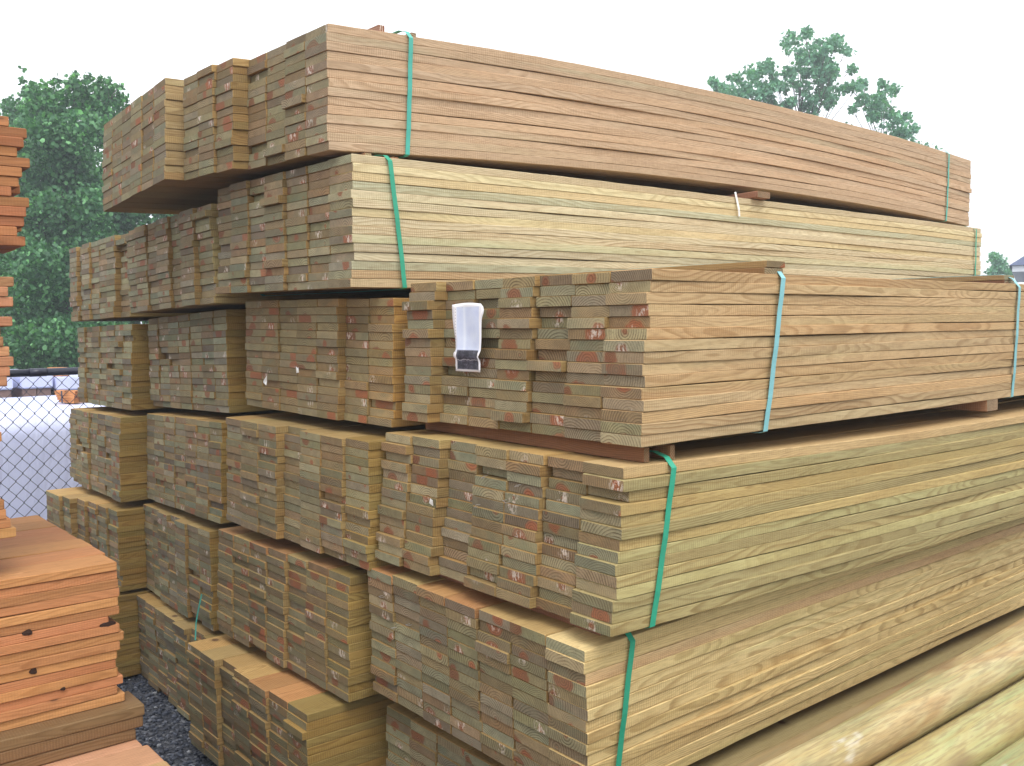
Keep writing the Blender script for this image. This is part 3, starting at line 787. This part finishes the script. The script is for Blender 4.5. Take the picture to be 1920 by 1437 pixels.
def mesh_fabric():
    V, Fc = [], []
    pv, phh = .092, .083                       # diamond height and width
    rw = .0026
    ncol = int((fy1 - fy0) / phh)
    for c in range(ncol):
        # each wire zig-zags downwards and hooks with the next one
        pts = []
        k = 0; z = FH - .025
        while z > .03:
            y = fy0 - 2 + c * phh + (phh * .53 if k % 2 else -.03 * phh)
            xx = .003 if k % 2 else -.003
            pts.append(Vector((xx + .004, y, z))); z -= pv / 2; k += 1
        base = len(V)
        for i, p in enumerate(pts):
            for a in range(4):
                an = math.pi / 4 + a * math.pi / 2
                V.append((p.x + rw * math.cos(an), p.y + rw * 1.25 * math.sin(an), p.z))
        for i in range(len(pts) - 1):
            for a in range(4):
                a2 = (a + 1) % 4
                Fc.append((base + i * 4 + a, base + i * 4 + a2, base + i * 4 + 4 + a2, base + i * 4 + 4 + a))
        # mirrored partner
        base = len(V); pts2 = []
        for i, p in enumerate(pts):
            y = fy0 - 2 + c * phh + (phh * .47 if i % 2 else phh * 1.03)
            pts2.append(Vector((-p.x + .008, y, p.z)))
        for i, p in enumerate(pts2):
            for a in range(4):
                an = math.pi / 4 + a * math.pi / 2
                V.append((p.x + rw * math.cos(an), p.y + rw * 1.25 * math.sin(an), p.z))
        for i in range(len(pts2) - 1):
            for a in range(4):
                a2 = (a + 1) % 4
                Fc.append((base + i * 4 + a, base + i * 4 + a2, base + i * 4 + 4 + a2, base + i * 4 + 4 + a))
    obj('wire_mesh', mesh('wire_mesh', V, Fc), BLK, fence)
mesh_fabric()

# ------------------------------------------------------------------ wrapped packs behind the fence
def wrap_material():
    N = NT('white_wrap_sheet')
    tc = N.n('ShaderNodeTexCoord').outputs['Object']
    f = N.noise(N.vm('MULTIPLY', tc, (2, 3, 6)), 1.0, 4, .6)
    fo = N.noise(N.vm('MULTIPLY', tc, (5, 9, 1.5)), 1.0, 3, .6, dist=1.0)
    c = N.mix(f, (.60, .64, .90, 1), (.72, .76, .96, 1))
    N.set(N.b.inputs['Base Color'], c); N.set(N.b.inputs['Roughness'], .35)
    bp = N.n('ShaderNodeBump', {'Strength': .5, 'Distance': .03, 'Height': fo}); N.set(N.b.inputs['Normal'], bp.outputs[0])
    return N.m
WR = wrap_material()
def wrapped_pack(label, x0, y0, z0, dx, dy, dz, open_end=False):
    root = thing('wrapped_pack', (x0, y0, z0), (0, 0, 0), label, 'wrapped pack', 'white wrapped lumber packs behind the fence')
    bm = bmesh.new()
    bmesh.ops.create_cube(bm, size=1)
    for v in bm.verts: v.co = Vector(((v.co.x + .5) * dx, (v.co.y + .5) * dy, (v.co.z + .5) * dz))
    bmesh.ops.bevel(bm, geom=bm.edges[:], offset=.03, segments=3, affect='EDGES')
    bmesh.ops.subdivide_edges(bm, edges=[e for e in bm.edges if e.calc_length() > .4], cuts=6, use_grid_fill=True)
    r = random.Random(int(x0 * 100 + y0 * 10))
    for v in bm.verts: v.co += Vector((r.uniform(-.006, .006), r.uniform(-.006, .006), r.uniform(-.006, .006)))
    me = bpy.data.meshes.new('wrap_sheet'); bm.to_mesh(me); bm.free()
    obj('wrap_sheet', me, WR, root, smooth=True)
    for q in (.15, .8):
        o = obj('pallet_bearer', box_mesh('pallet_bearer', (.02, dy * q, -.09), (dx - .02, dy * q + .09, -.002), .004, WOOD), None, root); o.color = (.3, .2, .12, .5); o['tone'] = .8
    return root
p1 = wrapped_pack('big white wrapped pack close behind the fence, top bright and side lavender', -9.0, -1.4, .1, 1.95, 4.6, 1.015)
BRN = simple('brown_pack_ends', (.23, .15, .13), .8, nscale=30, namp=.35)
def lumber_ends(label, x, y, z, dy, dz, nr, nc, tint=(.26, .17, .14)):
    root = thing('wrapped_pack', (x, y, z), (0, 0, 0), label, 'wrapped pack', 'white wrapped lumber packs behind the fence')
    hood = []
    o = obj('wrap_sheet', box_mesh('wrap_sheet', (-1.5, -.012, dz * .62), (.015, dy + .012, dz + .035), .012, WR, 2), None, root, smooth=False)
    for c in range(nc):
        o = obj('board_column', box_mesh('board_column', (-1.45, c * dy / nc + .004, 0), (-.005 - .01 * (c % 2), (c + 1) * dy / nc - .004, dz * .615), .004, BRN), None, root)
    return root
lumber_ends('brown-ended pack under a white sheet behind the big wrapped pack, nearest the cedar stack', -10.3, 1.40, .92, .69, .315, 5, 5)
lumber_ends('brown-ended pack under a white sheet, middle of the row behind the big wrapped pack', -10.3, 2.18, .92, .27, .315, 5, 2)
lumber_ends('lower brown-ended pack behind the big wrapped pack, carrying the smallest orange offcuts', -10.3, 2.50, .92, .55, .265, 5, 4)
wrapped_pack('low white wrapped pack carrying the brown-ended packs behind the fence', -11.72, 1.3, .09, 1.44, 2.0, .80)
# orange bundled cedar ends leaning above the pack
for i, (y, z, s, lb) in enumerate(((2.00, 1.120, .095, 'small orange cedar offcut bundle on the big white pack beside the lumber pile'), (1.86, 1.50, .09, 'smallest orange cedar offcut bundle on the brown-ended packs, under the fence rail'))):
    x = -7.62 if i == 0 else -10.36
    if i: y, z = 2.60, 1.222
    root = thing('offcut_bundle', (x, y, z), (0, 0, .3), lb, 'offcut bundle', 'orange cedar offcuts beyond the fence')
    for k in range(5):
        o = obj('board', board_mesh('board', .24, s * .9 - .006 * k, s / 5 - .001, 0, 880 + k + 10 * i, (CEDAR, CEND), 1, 4, .002), None, root)
        o.location = (0, 0, k * s / 5); o.rotation_euler = (0, 0, math.pi / 2 + .05 * (k - 2)); o.color = (.60, .26, .10, .9)
    if i == 0:
        obj('strap', ribbon('strap', [(-.1, -.075, -.0), (-.1, -.077, s), (-.1, .07, s + .002), (-.1, .07, 0)], (1, 0, 0), .02, .001, BLK), None, root)

# ------------------------------------------------------------------ trees
def leaf_material(name, c0, c1, c2):
    N = NT(name)
    ri = N.n('ShaderNodeNewGeometry').outputs['Random Per Island']
    c = N.ramp(ri, [(0, c0), (.5, c1), (.93, c2), (1, tuple(min(1, v * 1.7) for v in c2))])
    N.set(N.b.inputs['Base Color'], c); N.set(N.b.inputs['Roughness'], .5); N.set(N.b.inputs['Specular IOR Level'], .4)
    tr = N.n('ShaderNodeBsdfTranslucent', {'Color': N.mix(1.0, c, (1.1, 1.5, .5, 1), 'MULTIPLY')})
    mx = N.n('ShaderNodeMixShader', {0: .28}); N.t.links.new(N.b.outputs[0], mx.inputs[1]); N.t.links.new(tr.outputs[0], mx.inputs[2])
    N.t.links.new(mx.outputs[0], N.out.inputs['Surface'])
    return N.m
LEAF_D = leaf_material('maple_leaves', (.030, .10, .042), (.062, .185, .075), (.15, .34, .14))
LEAF_P = leaf_material('glare_paled_leaves', (.075, .20, .135), (.12, .29, .18), (.19, .40, .26))  # far foliage: overexposure glare is put into the leaf colour
BARK = simple('bark', (.085, .065, .055), .9, nscale=20, namp=.4, bump=.5)

def leaves(centers, radii, counts, size, rng):
    """centers of clumps; leaf blades (folded, five-cornered) fill each clump, thicker towards its shell"""
    P = []
    for c, r, n in zip(centers, radii, counts):
        d = rng.normal(size=(n, 3)); d /= np.linalg.norm(d, axis=1)[:, None]
        rad = rng.uniform(.15, 1.0, n) ** .55
        wob = 1 + .25 * np.sin(d[:, 0] * 5 + c[0] * 3) * np.cos(d[:, 2] * 6 + c[1])
        P.append(np.array(c) + d * (rad * wob)[:, None] * np.array(r))
    P = np.concatenate(P)
    n = len(P)
    s = size * rng.uniform(.6, 1.35, n)
    # random frame, drooping a bit
    a = rng.normal(size=(n, 3)); a[:, 2] -= .4; a /= np.linalg.norm(a, axis=1)[:, None]
    b = rng.normal(size=(n, 3)); b -= (b * a).sum(1)[:, None] * a; b /= np.linalg.norm(b, axis=1)[:, None]
    c = np.cross(a, b)
    S = s[:, None]
    v0 = P; v1 = P + a * S * .45 + b * S * .48 + c * S * .12; v2 = P + a * S * 1.0; v3 = P + a * S * .45 - b * S * .48 + c * S * .12
    v4 = P + a * S * .95 + b * S * .30 + c * S * .1; v5 = P + a * S * .95 - b * S * .30 + c * S * .1
    V = np.stack([v0, v1, v4, v2, v5, v3], 1).reshape(-1, 3)
    base = np.arange(n)[:, None] * 6
    F1 = base + np.array([[0, 1, 2, 3]]); F2 = base + np.array([[0, 3, 4, 5]])
    Fq = np.concatenate([F1, F2])
    me = bpy.data.meshes.new('crown')
    me.vertices.add(len(V)); me.vertices.foreach_set('co', V.ravel())
    me.loops.add(len(Fq) * 4); me.loops.foreach_set('vertex_index', Fq.ravel())
    me.polygons.add(len(Fq)); me.polygons.foreach_set('loop_start', np.arange(len(Fq)) * 4)
    me.polygons.foreach_set('loop_total', np.full(len(Fq), 4))
    me.update(); me.validate()
    return me

def limb_mesh(paths):
    V, Fc = [], []
    for pts, r0, r1 in paths:
        base = len(V); n = len(pts)
        for i, p in enumerate(pts):
            p = Vector(p)
            d = (Vector(pts[min(i + 1, n - 1)]) - Vector(pts[max(i - 1, 0)])).normalized()
            u = d.orthogonal().normalized(); w = d.cross(u)
            r = r0 + (r1 - r0) * i / (n - 1)
            for k in range(8):
                a = k * math.pi / 4
                V.append(p + (u * math.cos(a) + w * math.sin(a)) * r)
        for i in range(n - 1):
            for k in range(8):
                Fc.append((base + i * 8 + k, base + i * 8 + (k + 1) % 8, base + i * 8 + 8 + (k + 1) % 8, base + i * 8 + 8 + k))
        Fc.append(tuple(base + (n - 1) * 8 + k for k in range(8)))
    return mesh('trunk', V, Fc)

def tree(label, base, top_z, clumps, size, mat, seed, density=1.0, trunk_r=.12, group=None, twigs=True):
    """clumps: (centre, (rx, ry, rz)) in world space"""
    rng = np.random.default_rng(seed); r = random.Random(seed)
    root = thing('tree', base, (0, 0, 0), label, 'tree', group)
    B0 = Vector(base)
    cs = [Vector(c) - B0 for c, _ in clumps]
    counts = [int(density * 4 * math.pi * ((ra[0] + ra[1] + ra[2]) / 3) ** 2 / (size * size)) for _, ra in clumps]
    me = leaves([tuple(c) for c in cs], [ra for _, ra in clumps], counts, size, rng)
    obj('crown', me, mat, root)
    paths = []
    H_ = top_z - B0.z
    tr = [Vector((.05 * H_ * .1 * math.sin(i), .03 * math.cos(i * 1.7), H_ * .82 * i / 8)) for i in range(9)]
    mx = sum((c.x for c in cs)) / len(cs); my = sum((c.y for c in cs)) / len(cs)
    for i, p in enumerate(tr): p.x += mx * (i / 8) ** 1.5 * .8; p.y += my * (i / 8) ** 1.5 * .8
    paths.append((tr, trunk_r, trunk_r * .18))
    for c in cs[::4]:
        # limb leaves the trunk below the clump
        zt = max(.25 * H_, c.z - .25 * H_ * r.uniform(.6, 1.1))
        k = min(8, max(0, zt / (H_ * .82) * 8)); i0 = int(k); f = k - i0
        s = tr[i0].lerp(tr[min(8, i0 + 1)], f)
        mid = s.lerp(c, .5) + Vector((0, 0, -.05 * (c - s).length))
        paths.append(([s, s.lerp(mid, .5) + Vector((r.uniform(-.03, .03), r.uniform(-.03, .03), 0)), mid, mid.lerp(c, .6), c], trunk_r * .24, trunk_r * .05))
        if twigs:
            for _ in range(4):
                e = c + Vector((r.gauss(0, 1), r.gauss(0, 1), r.gauss(.2, 1))) * (size * 1.2)
                paths.append(([mid.lerp(c, .7), (mid.lerp(c, .7) + e) / 2, e], trunk_r * .07, trunk_r * .02))
    obj('trunk', limb_mesh(paths), BARK, root)
    return root

def px_clump(px, py, r, d, squash=1.0, depth=1.0):
    c = at(px, py, d); R = r / CAM_F * d
    return (tuple(c), (R, R * depth, R * squash))

rr = random.Random(4)
TGp = 'leafy trees beyond the fence'
def mass(px, top, half, d, seed, bottom=760, step=62, jag=30):
    """clumps that fill a leafy mass of the given half width around px, from its top down to the ground"""
    r = random.Random(seed); out = []
    y = top
    while y < bottom:
        f = min(1, (y - top + 30) / 240.)
        hw = half * (f ** .6)
        x = px - hw
        while x <= px + hw + 1:
            out.append(px_clump(x + r.uniform(-18, 18), y + r.uniform(-jag, jag) * .5, r.uniform(34, 56), d + r.uniform(-.7, .9), r.uniform(.7, 1.05)))
            x += step
        y += step * .72
    return out
cl = mass(135, 205, 92, 16, 1) + mass(120, 235, 105, 17.2, 31) + mass(150, 330, 100, 15.4, 37, step=70)
for x_, y_, r_ in ((80, 178, 26), (142, 165, 24), (140, 148, 10), (176, 170, 22), (188, 150, 9), (212, 178, 22), (228, 200, 16), (108, 190, 28), (62, 165, 12), (70, 205, 26), (204, 150, 6), (108, 150, 7), (165, 140, 6), (222, 160, 6), (190, 200, 26), (206, 218, 24), (168, 208, 28), (186, 235, 30), (150, 190, 24), (141, 136, 5), (160, 152, 6), (100, 158, 6), (84, 156, 5), (236, 185, 8), (60, 180, 14)):
    cl.append(px_clump(x_, y_, r_, 16 + rr.uniform(-.4, .4)))
b = at(135, 760, 16); b.z = 0
tree('dense dark green maple beyond the fence, between the cedar stack and the lumber pile', tuple(b), 5.4, cl, .068, LEAF_D, 3, 1.7, .06, TGp)
cl = [px_clump(x_, y_, r_, 18.5 + rr.uniform(-.3, .3)) for x_, y_, r_ in ((28, 205, 22), (14, 198, 12), (45, 150, 7), (42, 128, 4), (48, 175, 9), (55, 220, 28), (20, 240, 30), (-20, 250, 40), (-50, 230, 50))] + mass(-30, 290, 110, 18.5, 7)
b = at(-30, 760, 18.5); b.z = 0
tree('thin-topped maple rising behind the topmost cedar bundle', tuple(b), 5.9, cl, .068, LEAF_D, 8, 2.0, .07, TGp)
cl = mass(320, 350, 120, 17, 9)
b = at(320, 760, 17); b.z = 0
tree('lower maple mostly hidden by the lumber pile, showing under its overhang', tuple(b), 3.8, cl, .068, LEAF_D, 12, 2.0, .08, TGp)

FG = 'distant trees over the lumber pile'
def far_tree(label, spots, d, basepx, seed, topz, low):
    r = random.Random(seed); cl = []
    for x, y, rad in spots:
        n = max(1, int(rad / 9))
        for _ in range(n * 4):
            a = r.uniform(0, 6.28); q = rad * math.sqrt(r.random()) * .85
            cl.append(px_clump(x + q * math.cos(a), y + q * math.sin(a) * .9, r.uniform(6, 13), d + r.uniform(-1.2, 1.2), .75))
    for x, y, rad in low:
        cl.append(px_clump(x, y, rad, d + r.uniform(-1, 1), .8))
    b = at(basepx, 600, d); b.z = 0
    return tree(label, tuple(b), topz, cl, .095, LEAF_P, seed, 1.25, .07, FG, twigs=True)
far_tree('tall glare-paled green tree with an airy top seen over the topmost bundle',
         [(1530, 108, 46), (1484, 72, 14), (1512, 62, 9), (1560, 95, 26), (1585, 92, 12), (1478, 88, 14), (1572, 75, 10), (1495, 130, 26), (1555, 140, 18),
          (1430, 150, 40), (1375, 158, 24), (1340, 156, 14), (1400, 185, 34), (1450, 190, 40), (1405, 135, 14), (1555, 165, 30), (1500, 172, 24), (1520, 205, 20), (1478, 150, 16), (1586, 170, 12), (1420, 165, 30), (1465, 210, 34), (1385, 175, 18), (1358, 168, 14), (1440, 125, 16), (1540, 125, 30), (1515, 100, 24), (1610, 160, 7), (1597, 132, 5), (1545, 185, 24)],
         27, 1528, 21, 9.6, [(1400, 260, 70), (1500, 280, 70), (1560, 290, 60), (1440, 360, 90), (1540, 380, 90)])
far_tree('smaller glare-paled tree with loose sprays beside the tall airy one',
         [(1635, 205, 26), (1620, 180, 10), (1652, 190, 14), (1660, 220, 28), (1690, 240, 24), (1712, 242, 10), (1697, 222, 10), (1655, 160, 8), (1672, 168, 7), (1605, 165, 9), (1618, 157, 6), (1600, 205, 6), (1646, 178, 8)],
         26, 1650, 22, 7.6, [(1650, 290, 60), (1700, 300, 50), (1640, 370, 70)])
far_tree('small far bush-like tree between the lumber pile and the house roof',
         [(1868, 492, 9), (1878, 505, 12), (1890, 512, 12), (1864, 510, 8), (1866, 484, 3)], 34, 1878, 23, 3.4, [(1880, 540, 24), (1860, 560, 24)])

# ------------------------------------------------------------------ house far off
SH = simple('blue_grey_shingles', (.10, .12, .20), .8, nscale=3, namp=.25)
WH = simple('white_house_siding', (.78, .80, .84), .6, nscale=2, namp=.06)
GL = simple('house_window_glass', (.05, .06, .08), .1, .6)
hr = thing('house', (0, 0, 0), (0, 0, 0), 'white house with a blue-grey roof past the far end of the lumber pile', 'house')
hc = at(1896, 498, 24)            # eave corner
hr.location = (hc.x, hc.y, 0); hr.rotation_euler = (0, 0, YAW - .50)
W_, D_, Ez = 9.0, 7.0, hc.z
obj('wall', box_mesh('wall', (.35, .35, 0), (W_, D_, Ez - .06), 0, WH), None, hr)
obj('fascia', box_mesh('fascia', (.02, .02, Ez - .17), (W_ + .3, D_ + .3, Ez - .004), .01, WH), None, hr)
ridge = Ez + 2.6
rm = mesh('roof', [(-.05, -.05, Ez), (W_ + .4, -.05, Ez), (W_ + .4, D_ + .4, Ez), (-.05, D_ + .4, Ez), (3.6, D_ / 2, ridge), (W_ - 3.0, D_ / 2, ridge)],
          [(0, 1, 5, 4), (1, 2, 5), (2, 3, 4, 5), (3, 0, 4), (3, 2, 1, 0)])
obj('roof', rm, SH, hr)
for wx in (1.4, 4.2):
    f = obj('window', box_mesh('window', (wx, .31, 1.0), (wx + .9, .345, 2.1), .01, WH), None, hr)
    obj('pane', box_mesh('pane', (wx + .07, .30, 1.07), (wx + .83, .309, 2.03), 0, GL), None, f)

# ------------------------------------------------------------------ thin haze volume, added to pale the distant trees
hz = bpy.data.materials.new('thin_haze'); hz.use_nodes = True
hz.node_tree.nodes.clear()
ho = hz.node_tree.nodes.new('ShaderNodeOutputMaterial'); pv_ = hz.node_tree.nodes.new('ShaderNodeVolumePrincipled')
pv_.inputs['Color'].default_value = (.86, .94, 1.0, 1); pv_.inputs['Density'].default_value = .0055; pv_.inputs['Anisotropy'].default_value = .2
hz.node_tree.links.new(pv_.outputs[0], ho.inputs['Volume'])
o = obj('haze', box_mesh('haze', (-122, -122, -1.0), (122, 122, 14), 0, hz))
tag(o, 'thin pale haze added over the whole timber yard', None, kind='stuff')
